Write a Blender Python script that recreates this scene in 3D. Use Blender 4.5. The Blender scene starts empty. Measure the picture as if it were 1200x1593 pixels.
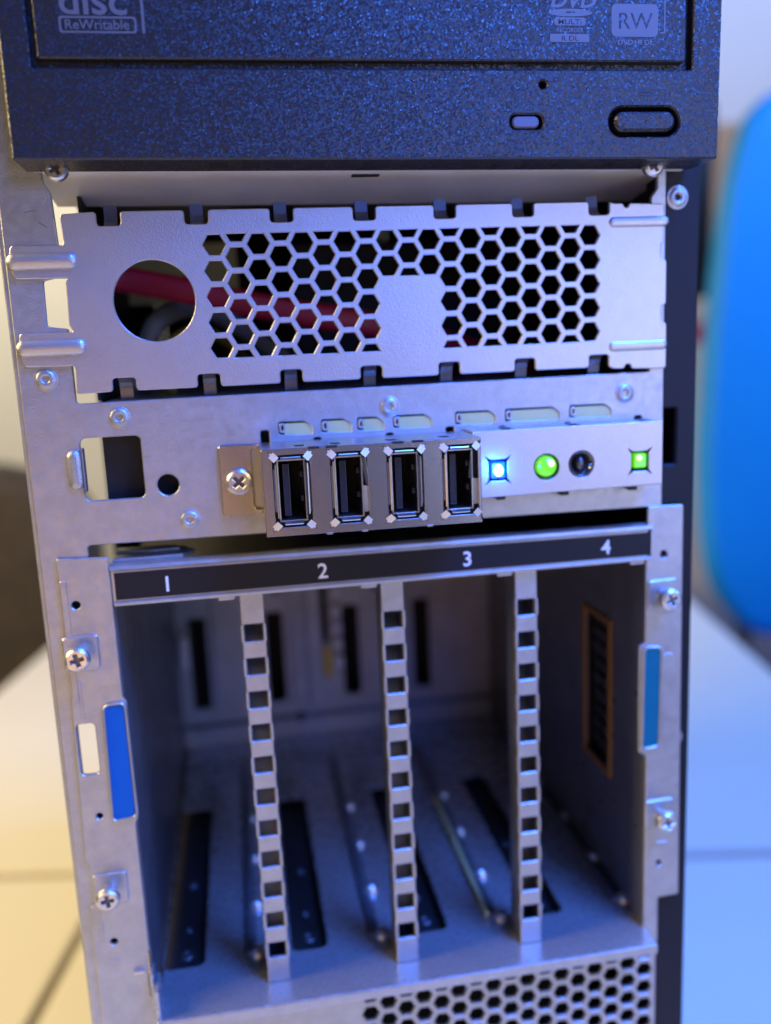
import bpy, bmesh, math, random
from mathutils import Vector, Matrix
from mathutils.geometry import tessellate_polygon

random.seed(4)
sc = bpy.context.scene
COL = sc.collection
U = 0.001            # every number below is in millimetres
R = math.radians

# ------------------------------------------------------------------ camera
cam_d = bpy.data.cameras.new('camera')
cam = bpy.data.objects.new('camera', cam_d)
COL.objects.link(cam)
RW2C = Matrix(((0.9853052, -0.1650742, -0.0438653),
               (-0.0730108, -0.1748752, -0.9818799),
               (0.1544121, 0.9706540, -0.1843576)))      # world to camera (x right, y down, z forward)
rot = Matrix((RW2C[0], -RW2C[1], -RW2C[2])).transposed()
cam.matrix_world = Matrix.Translation(Vector((0.2192, -197.5913, 63.335)) * U) @ rot.to_4x4()
cam_d.sensor_fit = 'VERTICAL'
cam_d.sensor_height = 36.0
cam_d.sensor_width = 36.0
cam_d.lens = 1381.655 / 1593.0 * 36.0
cam_d.clip_start = 0.005
cam_d.clip_end = 50.0
cam_d.dof.use_dof = True
cam_d.dof.focus_distance = 0.181
cam_d.dof.aperture_fstop = 6.6
sc.camera = cam

# ------------------------------------------------------------------ world, lamps, exposure
world = bpy.data.worlds.new('World')
sc.world = world
world.use_nodes = True
bg = world.node_tree.nodes['Background']
bg.inputs['Color'].default_value = (0.60, 0.60, 0.58, 1)
bg.inputs['Strength'].default_value = 0.07
sc.view_settings.view_transform = 'Standard'
sc.view_settings.look = 'None'
sc.view_settings.exposure = 0.0
sc.view_settings.gamma = 1.0


def area(name, loc, target, size, power, color, size_y=None, spread=180):
    d = bpy.data.lights.new(name, 'AREA')
    d.energy = power
    d.color = color
    d.shape = 'RECTANGLE'
    d.size = size
    d.size_y = size_y or size
    d.spread = R(spread)
    o = bpy.data.objects.new(name, d)
    COL.objects.link(o)
    o.location = Vector(loc) * U
    v = (Vector(target) - Vector(loc))
    o.rotation_euler = v.to_track_quat('-Z', 'Y').to_euler()
    return o


area('blue_lamp', (260, -240, 430), (95, 20, -20), 0.22, 1.5, (0.05, 0.19, 1.0), spread=70)
area('bezel_highlight_fill', (165, -575, 262), (45, 0, 110), 0.12, 0.145, (0.05, 0.18, 1.0), spread=70)  # second blue source, added for the highlight on the drive bezel
area('blue_side_lamp', (1150, 250, 700), (330, 450, -250), 0.6, 19.0, (0.16, 0.38, 1.0))
area('cool_room_lamp', (280, -320, 50), (100, 0, 0), 0.24, 0.60, (0.60, 0.64, 1.0))
area('warm_room_lamp', (-1050, 50, 620), (-250, 450, -250), 0.7, 27.0, (1.0, 0.75, 0.36))
area('hand_reflection_fill', (-150, -560, -110), (-30, 0, 20), 0.20, 0.30, (1.0, 0.52, 0.24))  # stands in for the warm reflection of the hand behind the camera
area('warm_front_fill', (-420, -480, -60), (-40, 0, -30), 0.4, 0.12, (0.94, 1.0, 0.72))  # added warm fill for the left of the front
area('warm_wall_fill', (-700, 1500, 900), (-500, 2300, 100), 0.6, 13.0, (1.0, 0.92, 0.70))  # added wash that brightens the left of the back wall
area('cool_wall_fill', (1500, 1500, 1100), (1300, 2300, 600), 0.6, 13.0, (0.30, 0.44, 1.0))  # added bluish wash that brightens the right of the back wall

# ------------------------------------------------------------------ helpers


def obj(name, bm, mat, parent=None, recalc=True, smooth=False, offset=None):
    """link a bmesh (mm, world axes) as one mesh object"""
    if recalc:
        bmesh.ops.recalc_face_normals(bm, faces=bm.faces)
    me = bpy.data.meshes.new(name)
    for v in bm.verts:
        v.co *= U
    bm.to_mesh(me)
    bm.free()
    if smooth:
        for p in me.polygons:
            p.use_smooth = True
    me.materials.append(mat)
    o = bpy.data.objects.new(name, me)
    COL.objects.link(o)
    if parent is not None:
        attach(o, parent)
    if offset is not None:
        o.location = Vector(offset) * U
    return o


ROOTLOC = {}


def attach(o, parent):
    o.parent = parent
    if parent.name in ROOTLOC:       # parts keep world coordinates; sub-parts hang on parts that already do
        o.matrix_parent_inverse = Matrix.Translation(-ROOTLOC[parent.name])


def thing(name, label, cat, loc=(0, 0, 0), group=None):
    o = bpy.data.objects.new(name, None)
    COL.objects.link(o)
    o.empty_display_size = 0.01
    o.location = Vector(loc) * U
    ROOTLOC[o.name] = Vector(loc) * U
    o['label'] = label
    o['category'] = cat
    if group:
        o['group'] = group
    return o


def tag(o, label=None, cat=None, group=None, kind=None):
    for k, v in (('label', label), ('category', cat), ('group', group), ('kind', kind)):
        if v:
            o[k] = v
    return o


def dup(o, offset, parent):
    """copy a part (and its sub-parts) moved by offset mm"""
    c = o.copy()
    COL.objects.link(c)
    c.parent = parent
    if parent is not o.parent or offset != (0, 0, 0):
        c.location = o.location + Vector(offset) * U
    for ch in o.children:
        d = ch.copy()
        COL.objects.link(d)
        d.parent = c
    return c


def area2(p):
    return sum(p[i][0] * p[(i + 1) % len(p)][1] - p[(i + 1) % len(p)][0] * p[i][1] for i in range(len(p)))


def inset(p, d):
    """move every edge of a CCW loop inward by d (negative: outward)"""
    n = len(p)
    out = []
    for i in range(n):
        a, b, c = Vector(p[i - 1]), Vector(p[i]), Vector(p[(i + 1) % n])
        e1, e2 = (b - a).normalized(), (c - b).normalized()
        n1, n2 = Vector((-e1.y, e1.x)), Vector((-e2.y, e2.x))
        m = n1 + n2
        k = max(m.length_squared / 2, 0.25)
        out.append(tuple(b + m / k * d * 1.0) if m.length > 1e-6 else tuple(b + n1 * d))
    return out


def rrect(x0, z0, x1, z1, r=1.0, n=4):
    r = min(r, (x1 - x0) / 2 - 1e-4, (z1 - z0) / 2 - 1e-4)
    if r <= 0.02:
        return [(x0, z0), (x1, z0), (x1, z1), (x0, z1)]
    out = []
    for cx, cz, a0 in ((x1 - r, z0 + r, -90), (x1 - r, z1 - r, 0), (x0 + r, z1 - r, 90), (x0 + r, z0 + r, 180)):
        for i in range(n + 1):
            a = R(a0 + 90 * i / n)
            out.append((cx + r * math.cos(a), cz + r * math.sin(a)))
    return out


def circ(cx, cz, r, n=32, ph=0.0):
    return [(cx + r * math.cos(ph + 2 * math.pi * i / n), cz + r * math.sin(ph + 2 * math.pi * i / n)) for i in range(n)]


def rpoly(pts, r, n=3):
    """round every corner of a polygon"""
    if area2(pts) < 0:
        pts = pts[::-1]
    out = []
    N = len(pts)
    for i in range(N):
        a, b, c = Vector(pts[i - 1]), Vector(pts[i]), Vector(pts[(i + 1) % N])
        d1, d2 = a - b, c - b
        rr = min(r, d1.length * .45, d2.length * .45)
        p0, p1 = b + d1.normalized() * rr, b + d2.normalized() * rr
        for k in range(n + 1):
            t = k / n
            out.append(tuple(p0 * (1 - t) ** 2 + b * 2 * t * (1 - t) + p1 * t * t))
    return out


def plate(bm, outer, holes=(), y0=0.0, th=1.0, ch=0.15, back=True):
    """sheet in the XZ plane, front face at y0 (towards the camera), with chamfered holes"""
    loops = []
    for k, lp in enumerate([outer] + list(holes)):
        lp = list(lp)
        if area2(lp) < 0:
            lp.reverse()
        ins = inset(lp, ch if k == 0 else -ch)
        loops.append((lp, ins))
    front = [[Vector((x, z, 0)) for x, z in ins] for lp, ins in loops]
    tris = tessellate_polygon(front)
    fv, rows = [], []
    for lp, ins in loops:
        a = [bm.verts.new((x, y0, z)) for x, z in ins]
        if ch > 0:
            b = [bm.verts.new((x, y0 + ch, z)) for x, z in lp]
        else:
            b = a
        c = [bm.verts.new((x, y0 + th, z)) for x, z in lp]
        fv += a
        rows.append((a, b, c))
    bv = [v for r in rows for v in r[2]]
    for t in tris:
        try:
            bm.faces.new([fv[i] for i in t])
            if back:
                bm.faces.new([bv[i] for i in reversed(t)])
        except ValueError:
            pass
    for a, b, c in rows:
        n = len(a)
        for i in range(n):
            j = (i + 1) % n
            if ch > 0:
                bm.faces.new((a[i], a[j], b[j], b[i]))
            bm.faces.new((b[i], b[j], c[j], c[i]))
    return bm


def P(name, outer, holes, y0, th, ch, mat, parent, **kw):
    bm = bmesh.new()
    plate(bm, outer, holes, y0, th, ch)
    return obj(name, bm, mat, parent, **kw)


def box(bm, x0, x1, y0, y1, z0, z1, bev=0.0):
    vs = [bm.verts.new((x, y, z)) for x in (x0, x1) for y in (y0, y1) for z in (z0, z1)]
    fs = []
    for q in ((0, 1, 3, 2), (4, 6, 7, 5), (0, 4, 5, 1), (2, 3, 7, 6), (0, 2, 6, 4), (1, 5, 7, 3)):
        fs.append(bm.faces.new([vs[i] for i in q]))
    if bev > 0:
        es = list({e for f in fs for e in f.edges})
        bmesh.ops.recalc_face_normals(bm, faces=fs)
        bmesh.ops.bevel(bm, geom=es, offset=bev, segments=2, profile=0.5, affect='EDGES')
    return bm


def B(name, x0, x1, y0, y1, z0, z1, mat, parent, bev=0.0, **kw):
    return obj(name, box(bmesh.new(), x0, x1, y0, y1, z0, z1, bev), mat, parent, **kw)


def lathe(bm, prof, cx, cz, n=28):
    """prof: (radius, y) turned round the axis through (cx, cz) along Y"""
    rings = []
    for r, y in prof:
        if r < 1e-4:
            rings.append([bm.verts.new((cx, y, cz))])
        else:
            rings.append([bm.verts.new((cx + r * math.cos(2 * math.pi * i / n), y, cz + r * math.sin(2 * math.pi * i / n))) for i in range(n)])
    for a, b in zip(rings, rings[1:]):
        for i in range(n):
            j = (i + 1) % n
            if len(a) == 1:
                bm.faces.new((a[0], b[i], b[j]))
            elif len(b) == 1:
                bm.faces.new((a[i], b[0], a[j]))
            else:
                bm.faces.new((a[i], b[i], b[j], a[j]))
    return bm


def tube(bm, pts, r, n=8, flat=1.0):
    pts = [Vector(p) for p in pts]
    rings = []
    for i, p in enumerate(pts):
        t = (pts[min(i + 1, len(pts) - 1)] - pts[max(i - 1, 0)]).normalized()
        up = Vector((0, 0, 1)) if abs(t.z) < .9 else Vector((0, 1, 0))
        s = t.cross(up).normalized()
        u = s.cross(t)
        rings.append([bm.verts.new(p + s * r * flat * math.cos(2 * math.pi * k / n) + u * r * math.sin(2 * math.pi * k / n)) for k in range(n)])
    for a, b in zip(rings, rings[1:]):
        for k in range(n):
            bm.faces.new((a[k], a[(k + 1) % n], b[(k + 1) % n], b[k]))
    bm.faces.new(rings[0][::-1])
    bm.faces.new(rings[-1])
    return bm


def smoothpath(pts, n=8):
    out = []
    P_ = [Vector(p) for p in pts]
    P_ = [P_[0] * 2 - P_[1]] + P_ + [P_[-1] * 2 - P_[-2]]
    for i in range(1, len(P_) - 2):
        for k in range(n):
            t = k / n
            a, b, c, d = P_[i - 1:i + 3]
            out.append(0.5 * ((2 * b) + (c - a) * t + (2 * a - 5 * b + 4 * c - d) * t * t + (3 * b - a - 3 * c + d) * t ** 3))
    out.append(P_[-2])
    return out


def bump(bm, x0, x1, z, hw, h, y0, along='x', n=10, m=8):
    """rounded embossed rib: a capsule half sunk in the sheet at y0"""
    L = (x1 - x0)
    rows = []
    st = []
    for i in range(m + 1):
        a = math.pi / 2 * i / m
        st.append((x0 + hw * (1 - math.sin(a)), math.cos(math.pi / 2 - a) if False else math.sin(a)))
    xs = [(x0 + hw * (1 - math.cos(math.pi / 2 * i / m)), math.sin(math.pi / 2 * i / m)) for i in range(m + 1)]
    xs += [(x1 - hw * (1 - math.cos(math.pi / 2 * i / m)), math.sin(math.pi / 2 * i / m)) for i in range(m, -1, -1)]
    for x, s in xs:
        row = []
        for k in range(n + 1):
            a = math.pi * k / n
            dz, dy = hw * s * math.cos(a), -h * s * math.sin(a)
            row.append(bm.verts.new((x, y0 + dy, z + dz)))
        rows.append(row)
    for a, b in zip(rows, rows[1:]):
        for k in range(n):
            bm.faces.new((a[k], a[k + 1], b[k + 1], b[k]))
    bmesh.ops.remove_doubles(bm, verts=bm.verts, dist=1e-4)
    return bm


def text_bm(bm, s, x, z, size, y, depth=0.04, align='LEFT', sx=1.0, shear=0.0, bold=0.0):
    """flat lettering standing on the XZ plane, facing the camera"""
    cu = bpy.data.curves.new('lettering', 'FONT')
    cu.body = s
    cu.size = size
    cu.extrude = depth
    cu.offset = bold
    cu.align_x = align
    cu.shear = shear
    cu.resolution_u = 5
    o = bpy.data.objects.new('lettering', cu)
    COL.objects.link(o)
    dg = bpy.context.evaluated_depsgraph_get()
    me = bpy.data.meshes.new_from_object(o.evaluated_get(dg))
    bpy.data.objects.remove(o)
    bpy.data.curves.remove(cu)
    base = len(bm.verts)
    vs = [bm.verts.new((x + v.co.x * sx, y - v.co.z, z + v.co.y)) for v in me.vertices]
    for p in me.polygons:
        try:
            bm.faces.new([vs[i] for i in p.vertices])
        except ValueError:
            pass
    bpy.data.meshes.remove(me)
    return bm


# ------------------------------------------------------------------ materials


def mat(name, base, rough=0.5, metal=0.0, grain=None, bumpy=None, spec=0.5, var=0.0, var_scale=60.0,
        rough_var=0.0, emit=None, estr=0.0, trans=0.0, coat=0.0, stretch=None):
    m = bpy.data.materials.new(name)
    m.use_nodes = True
    nt = m.node_tree
    N, Lk = nt.nodes, nt.links
    b = N['Principled BSDF']
    b.inputs['Base Color'].default_value = (*base, 1)
    b.inputs['Roughness'].default_value = rough
    b.inputs['Metallic'].default_value = metal
    b.inputs['Specular IOR Level'].default_value = spec
    b.inputs['Transmission Weight'].default_value = trans
    b.inputs['Coat Weight'].default_value = coat
    if emit:
        b.inputs['Emission Color'].default_value = (*emit, 1)
        b.inputs['Emission Strength'].default_value = estr
    tc = N.new('ShaderNodeTexCoord')
    vec = tc.outputs['Object']
    if stretch:
        mp = N.new('ShaderNodeMapping')
        mp.inputs['Scale'].default_value = stretch
        Lk.new(vec, mp.inputs['Vector'])
        vec = mp.outputs['Vector']
    if var > 0:
        n1 = N.new('ShaderNodeTexNoise')
        n1.inputs['Scale'].default_value = var_scale
        n1.inputs['Detail'].default_value = 5
        n1.inputs['Roughness'].default_value = 0.65
        Lk.new(vec, n1.inputs['Vector'])
        mr = N.new('ShaderNodeMapRange')
        mr.inputs[1].default_value = 0.3
        mr.inputs[2].default_value = 0.7
        mr.inputs[3].default_value = 1 - var
        mr.inputs[4].default_value = 1 + var
        Lk.new(n1.outputs['Fac'], mr.inputs[0])
        mx = N.new('ShaderNodeMix')
        mx.data_type = 'RGBA'
        mx.blend_type = 'MULTIPLY'
        mx.inputs[0].default_value = 1.0
        mx.inputs[6].default_value = (*base, 1)
        Lk.new(mr.outputs[0], mx.inputs[7])
        Lk.new(mx.outputs[2], b.inputs['Base Color'])
        if rough_var > 0:
            n3 = N.new('ShaderNodeTexNoise')
            n3.inputs['Scale'].default_value = var_scale * 2.3
            n3.inputs['Detail'].default_value = 3
            Lk.new(vec, n3.inputs['Vector'])
            m2 = N.new('ShaderNodeMapRange')
            m2.inputs[1].default_value = 0.3
            m2.inputs[2].default_value = 0.7
            m2.inputs[3].default_value = rough - rough_var
            m2.inputs[4].default_value = rough + rough_var
            Lk.new(n3.outputs['Fac'], m2.inputs[0])
            Lk.new(m2.outputs[0], b.inputs['Roughness'])
    if grain:
        sc_, strength, dist = grain
        n2 = N.new('ShaderNodeTexNoise')
        n2.inputs['Scale'].default_value = sc_
        n2.inputs['Detail'].default_value = 2
        Lk.new(vec, n2.inputs['Vector'])
        bp = N.new('ShaderNodeBump')
        bp.inputs['Strength'].default_value = strength
        bp.inputs['Distance'].default_value = dist
        Lk.new(n2.outputs['Fac'], bp.inputs['Height'])
        Lk.new(bp.outputs['Normal'], b.inputs['Normal'])
    return m


M = {}
M['galv'] = mat('galvanised_steel', (0.46, 0.465, 0.475), 0.42, 0.78, (2600, 0.6, 0.00012), var=0.10, var_scale=260, rough_var=0.07)
M['galv_dark'] = mat('shaded_steel_inside', (0.15, 0.155, 0.175), 0.34, 0.5, (1800, 0.2, 0.0001), var=0.18, var_scale=60, rough_var=0.08)  # same steel darkened, so the shade inside sits in its colour
M['galv_floor'] = mat('steel_cage_floor', (0.44, 0.45, 0.47), 0.28, 0.65, (1800, 0.2, 0.0001), var=0.05, var_scale=160, rough_var=0.05)
M['galv_back'] = mat('steel_backplane', (0.46, 0.46, 0.47), 0.5, 0.3, (1800, 0.2, 0.0001), var=0.15, var_scale=60)
M['case'] = mat('drive_case_steel', (0.80, 0.79, 0.78), 0.5, 0.1, (1800, 0.2, 0.0001), var=0.06, var_scale=60)
M['nickel'] = mat('satin_nickel_sheet', (0.56, 0.54, 0.53), 0.40, 0.85, (3000, 0.6, 0.00012), var=0.03, var_scale=400)
M['housing'] = mat('tinned_steel', (0.50, 0.48, 0.48), 0.27, 0.97, (4500, 0.25, 0.00008), var=0.05, var_scale=900)
M['shell'] = mat('bright_tin_shell', (0.66, 0.64, 0.62), 0.30, 1.0, (4000, 0.3, 0.00005), var=0.08, var_scale=500)
M['flap'] = mat('dull_tin_flap', (0.74, 0.68, 0.54), 0.42, 0.35)
M['knurl'] = mat('knurled_spring_steel', (0.42, 0.40, 0.40), 0.45, 0.9, (5200, 1.0, 0.0002))
M['screw'] = mat('zinc_screw', (0.66, 0.65, 0.64), 0.34, 0.9, (1500, 0.15, 0.0001), var=0.08, var_scale=300, rough_var=0.06)
M['bezel'] = mat('black_textured_plastic', (0.017, 0.017, 0.021), 0.30, 0.0, (4300, 1.0, 0.00022), spec=0.6)
nt = M['bezel'].node_tree
for n_ in [n for n in nt.nodes if n.type in ('BUMP', 'TEX_NOISE')]:
    nt.nodes.remove(n_)
tc_ = next(n for n in nt.nodes if n.type == 'TEX_COORD')
vo = nt.nodes.new('ShaderNodeTexVoronoi')
vo.inputs['Scale'].default_value = 2900
sb = nt.nodes.new('ShaderNodeVectorMath')
sb.operation = 'SUBTRACT'
sb.inputs[1].default_value = (.5, .5, .5)
sl = nt.nodes.new('ShaderNodeVectorMath')
sl.operation = 'SCALE'
sl.inputs['Scale'].default_value = 0.38
ge = nt.nodes.new('ShaderNodeNewGeometry')
ad = nt.nodes.new('ShaderNodeVectorMath')
nm = nt.nodes.new('ShaderNodeVectorMath')
nm.operation = 'NORMALIZE'
nt.links.new(tc_.outputs['Object'], vo.inputs['Vector'])
nt.links.new(vo.outputs['Color'], sb.inputs[0])
nt.links.new(sb.outputs[0], sl.inputs[0])
nt.links.new(ge.outputs['Normal'], ad.inputs[0])
nt.links.new(sl.outputs[0], ad.inputs[1])
nt.links.new(ad.outputs[0], nm.inputs[0])
nt.links.new(nm.outputs[0], nt.nodes['Principled BSDF'].inputs['Normal'])
nt.nodes['Principled BSDF'].inputs['Roughness'].default_value = 0.38
M['black'] = mat('black_paint', (0.008, 0.009, 0.014), 0.48, 0.0, (1500, 0.4, 0.0001), spec=0.25)
M['print'] = mat('grey_print', (0.13, 0.13, 0.145), 0.5)
M['dark'] = mat('dark_inside', (0.012, 0.012, 0.014), 0.6)  # near-black that puts the shade of the interior into the colour
M['label'] = mat('black_label_film', (0.012, 0.012, 0.015), 0.45, 0.0, (2500, 0.25, 0.0001), spec=0.25)
M['white_print'] = mat('white_print', (0.80, 0.80, 0.82), 0.5)
M['blue_pad'] = mat('blue_plastic', (0.002, 0.125, 0.44), 0.5, 0.0, (2000, 0.3, 0.0001), var=0.06, var_scale=200, spec=0.15)
M['teal_pad'] = mat('blue_green_plastic', (0.001, 0.135, 0.20), 0.5, 0.0, (2000, 0.3, 0.0001), var=0.06, var_scale=200, spec=0.15)
M['beige'] = mat('beige_plate', (0.66, 0.56, 0.24), 0.6, 0.0, var=0.04)
M['tongue'] = mat('connector_black', (0.012, 0.014, 0.020), 0.34, 0.0, (900, 0.3, 0.0002), var=0.3, var_scale=900)
M['contact'] = mat('contact_metal', (0.16, 0.16, 0.18), 0.4, 0.9)
M['blue_led'] = mat('blue_led_lens', (0.02, 0.1, 0.6), 0.2, emit=(0.003, 0.07, 1.0), estr=1.6, coat=1.0)
M['blue_core'] = mat('blue_led_core', (0.2, 0.4, 0.9), 0.3, emit=(0.10, 0.28, 1.0), estr=26.0)
M['green_lamp'] = mat('green_button_lens', (0.12, 0.6, 0.02), 0.12, emit=(0.16, 0.78, 0.0), estr=0.8, coat=1.0)
M['green_led'] = mat('green_led_lens', (0.08, 0.5, 0.02), 0.15, emit=(0.12, 0.72, 0.0), estr=0.75, coat=1.0)
M['clear'] = mat('smoky_lens', (0.02, 0.02, 0.025), 0.08, spec=0.6, coat=1.0)
M['frost'] = mat('frosted_light_pipe', (0.12, 0.12, 0.17), 0.35)
M['red'] = mat('red_cable_jacket', (0.58, 0.012, 0.05), 0.42, var=0.08, var_scale=100)
M['yellow'] = mat('yellow_wire_jacket', (0.70, 0.48, 0.08), 0.4)
M['grey_wire'] = mat('grey_bundle', (0.36, 0.36, 0.35), 0.5)
M['orange'] = mat('amber_edge_reflection', (0.30, 0.13, 0.02), 0.55)  # colour of a painted reflection on a hole edge
M['desk'] = mat('white_laminate', (0.80, 0.78, 0.74), 0.42, 0.0, (600, 0.06, 0.0001), var=0.02, var_scale=9)
M['joint'] = mat('tan_joint_strip', (0.42, 0.38, 0.32), 0.6)
M['desk_edge'] = mat('grey_edge_band', (0.28, 0.27, 0.26), 0.6)
M['wall'] = mat('cream_wall_paint', (0.72, 0.68, 0.58), 0.85, var=0.03, var_scale=3)
M['white'] = mat('white_cabinet_paint', (0.78, 0.77, 0.78), 0.55, var=0.03, var_scale=5)
M['floor'] = mat('grey_carpet', (0.10, 0.10, 0.11), 0.95, var=0.3, var_scale=80)
M['wood'] = mat('tan_wood', (0.50, 0.30, 0.13), 0.5, var=0.22, var_scale=10, stretch=(6, 6, 0.6))
M['chair_blue'] = mat('blue_shell_plastic', (0.0, 0.30, 0.85), 0.6, var=0.05, var_scale=4)
M['chair_black'] = mat('dark_brown_upholstery', (0.055, 0.042, 0.032), 0.85, var=0.3, var_scale=30)
M['chrome'] = mat('chair_leg_metal', (0.5, 0.5, 0.52), 0.25, 1.0)

# ------------------------------------------------------------------ shared builders


def cross_poly(cx, cz, a, w, ang=0.5):
    pts = [(w, w), (w, a), (-w, a), (-w, w), (-a, w), (-a, -w), (-w, -w), (-w, -a), (w, -a), (w, -w), (a, -w), (a, w)]
    c, s = math.cos(ang), math.sin(ang)
    return [(cx + x * c - z * s, cz + x * s + z * c) for x, z in pts]


def screw(parent, x, z, y_face, r=2.9, standoff=0.0, ang=0.5, flange=0.0):
    """pan head cross-recess screw; y_face is the sheet it sits on"""
    bm = bmesh.new()
    yt = y_face - standoff - 1.7
    plate(bm, circ(x, z, r * .80, 28), [cross_poly(x, z, r * .52, r * .15, ang)], yt, 0.9, 0.12, back=False)
    lathe(bm, [(r * .80, yt + .12), (r * .93, yt + .45), (r, yt + 1.0), (r, yt + 1.7), (r * .5, yt + 1.7)], x, z)
    if standoff > 0:
        lathe(bm, [(r * .55, yt + 1.7), (r * .55, y_face + .4)], x, z)
    if flange:
        lathe(bm, [(flange, y_face - .02), (flange, y_face - .35), (r * .9, y_face - .45)], x, z)
    o = obj('screw', bm, M['screw'], parent)
    bm = bmesh.new()
    lathe(bm, [(0.0, yt + 0.85), (r * .72, yt + 0.8)], x, z, 16)
    rec = obj('screw_recess', bm, M['contact'], o)
    return o


def rivet(parent, x, z, y=0.0, r=2.05):
    bm = bmesh.new()
    lathe(bm, [(r * 1.22, y + .05), (r * 1.08, y - .16), (r * 1.0, y - .05), (r * .93, y - .42), (r * .55, y - .52), (r * .34, y - .38), (r * .30, y + .9), (0, y + .9)], x, z)
    return obj('rivet', bm, M['galv'], parent, smooth=True)


def hexagon(cx, cz, Rr):
    return [(cx + Rr * math.cos(math.pi / 3 * i), cz + Rr * math.sin(math.pi / 3 * i)) for i in range(6)]


def clip_z(poly, zmin, zmax):
    def cut(p, f):
        out = []
        for i in range(len(p)):
            a, b = p[i - 1], p[i]
            fa, fb = f(a), f(b)
            if (fa >= 0) != (fb >= 0):
                t = fa / (fa - fb)
                out.append((a[0] + (b[0] - a[0]) * t, a[1] + (b[1] - a[1]) * t))
            if fb >= 0:
                out.append(b)
        return out
    poly = cut(poly, lambda q: q[1] - zmin)
    return cut(poly, lambda q: zmax - q[1]) if len(poly) > 2 else poly


# ================================================================== room
ZT = -250.0
fl = B('floor', -5000, 5000, -4000, 4000, -1000, -980, M['floor'], None)
tag(fl, kind='structure')
wl = B('wall', -5000, 5000, 2300, 2340, -980, 2200, M['wall'], None)
tag(wl, kind='structure')

ca, sa = math.cos(R(10.5)), math.sin(R(10.5))


def desk(u0, u1, v0, v1, label):
    t = thing('desk', label, 'desk', (0, 0, ZT - 730), 'white desks pushed together under the server')

    def uv(u, v):
        return (u * ca + v * sa, -u * sa + v * ca)
    bm = bmesh.new()
    box(bm, u0, u1, v0, v1, ZT - 25, ZT, 2.0)
    for v in bm.verts:
        v.co.x, v.co.y = uv(v.co.x, v.co.y)
    obj('desktop', bm, M['desk'], t)
    for a in (u0 + 22, u1 - 62):
        for b in (v0 + 25, v1 - 65):
            bm = bmesh.new()
            box(bm, a, a + 40, b, b + 40, ZT - 730, ZT - 25.5, 1.0)
            for v in bm.verts:
                v.co.x, v.co.y = uv(v.co.x, v.co.y)
            obj('leg', bm, M['desk_edge'], t)
    if v0 > 0:
        for a in ((u0, u1, 299.3, 307.7), (-157.2, -151.8, -700, 299.0)):
            bm = bmesh.new()
            box(bm, *a, ZT - 9, ZT - 3.5, .2)
            for v in bm.verts:
                v.co.x, v.co.y = uv(v.co.x, v.co.y)
            obj('joint_strip', bm, M['joint'], t)
    return t


desk(-151.5, 368, -700, 299, 'white desk that carries the server, lit blue beside the right edge of the case')
desk(-368, -157.5, -700, 299, 'cream lit desk left of the slanting seam, in the lower left corner')
desk(-368, 368, 308, 1000, 'white desk behind the server, beyond the cross seam')

# blue chair behind the right desk edge
t = thing('blue_chair', 'bright blue plastic chair with rounded back, at the far right of the desk', 'chair', (800, 840, -980))
prof = [(616, 312), (596, 255), (583, 190), (570, 74), (562, -78), (568, -190), (584, -262), (640, -330), (720, -350), (880, -350), (960, -330),
        (1020, -262), (1038, -190), (1044, -78), (1042, 74), (1036, 190), (1025, 255), (1008, 312), (940, 345), (800, 356), (660, 345)]
bm = bmesh.new()
plate(bm, rpoly(prof, 30, 3), [], 800, 26, 9.0)
for v in bm.verts:
    v.co.y += 35 * math.cos((v.co.x - 800) / 250 * 1.4)
obj('backrest', bm, M['chair_blue'], t)
bm = bmesh.new()
box(bm, 585, 1015, 400, 800, -545, -515, 12)
obj('seat', bm, M['chair_blue'], t)
for sx in (600, 1000):
    for y0, y1 in ((780, 800), (430, 400)):
        obj('leg', tube(bmesh.new(), [(sx, y0, -545), (sx + (20 if sx > 800 else -20), y1, -980)], 11, 10), M['chrome'], t)
    obj('back_support', tube(bmesh.new(), smoothpath([(sx + (35 if sx < 800 else -35), 780, -540), (sx + (35 if sx < 800 else -35), 830, -430), (sx + (45 if sx < 800 else -45), 852, -310)]), 11, 10), M['chrome'], t)

# dark chair beyond the left desk edge
t = thing('dark_chair', 'dark brown upholstered office chair beyond the left desk edge', 'chair', (-430, 960, -980))
prof = [(-700, -420), (-700, -110), (-660, -70), (-560, -52), (-430, -52), (-300, -64), (-215, -95), (-190, -150), (-190, -420)]
bm = bmesh.new()
plate(bm, rpoly(prof, 40, 4), [], 940, 80, 22)
obj('backrest', bm, M['chair_black'], t)
bm = bmesh.new()
box(bm, -700, -190, 1030, 1500, -560, -470, 25)
obj('seat', bm, M['chair_black'], t)
obj('column', tube(bmesh.new(), [(-445, 1260, -560), (-445, 1260, -900)], 26, 14), M['chrome'], t)
for k in range(5):
    a = 2 * math.pi * k / 5 + .3
    obj('foot', tube(bmesh.new(), [(-445, 1260, -900), (-445 + 300 * math.cos(a), 1260 + 300 * math.sin(a), -955)], 20, 8), M['chair_black'], t)

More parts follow.
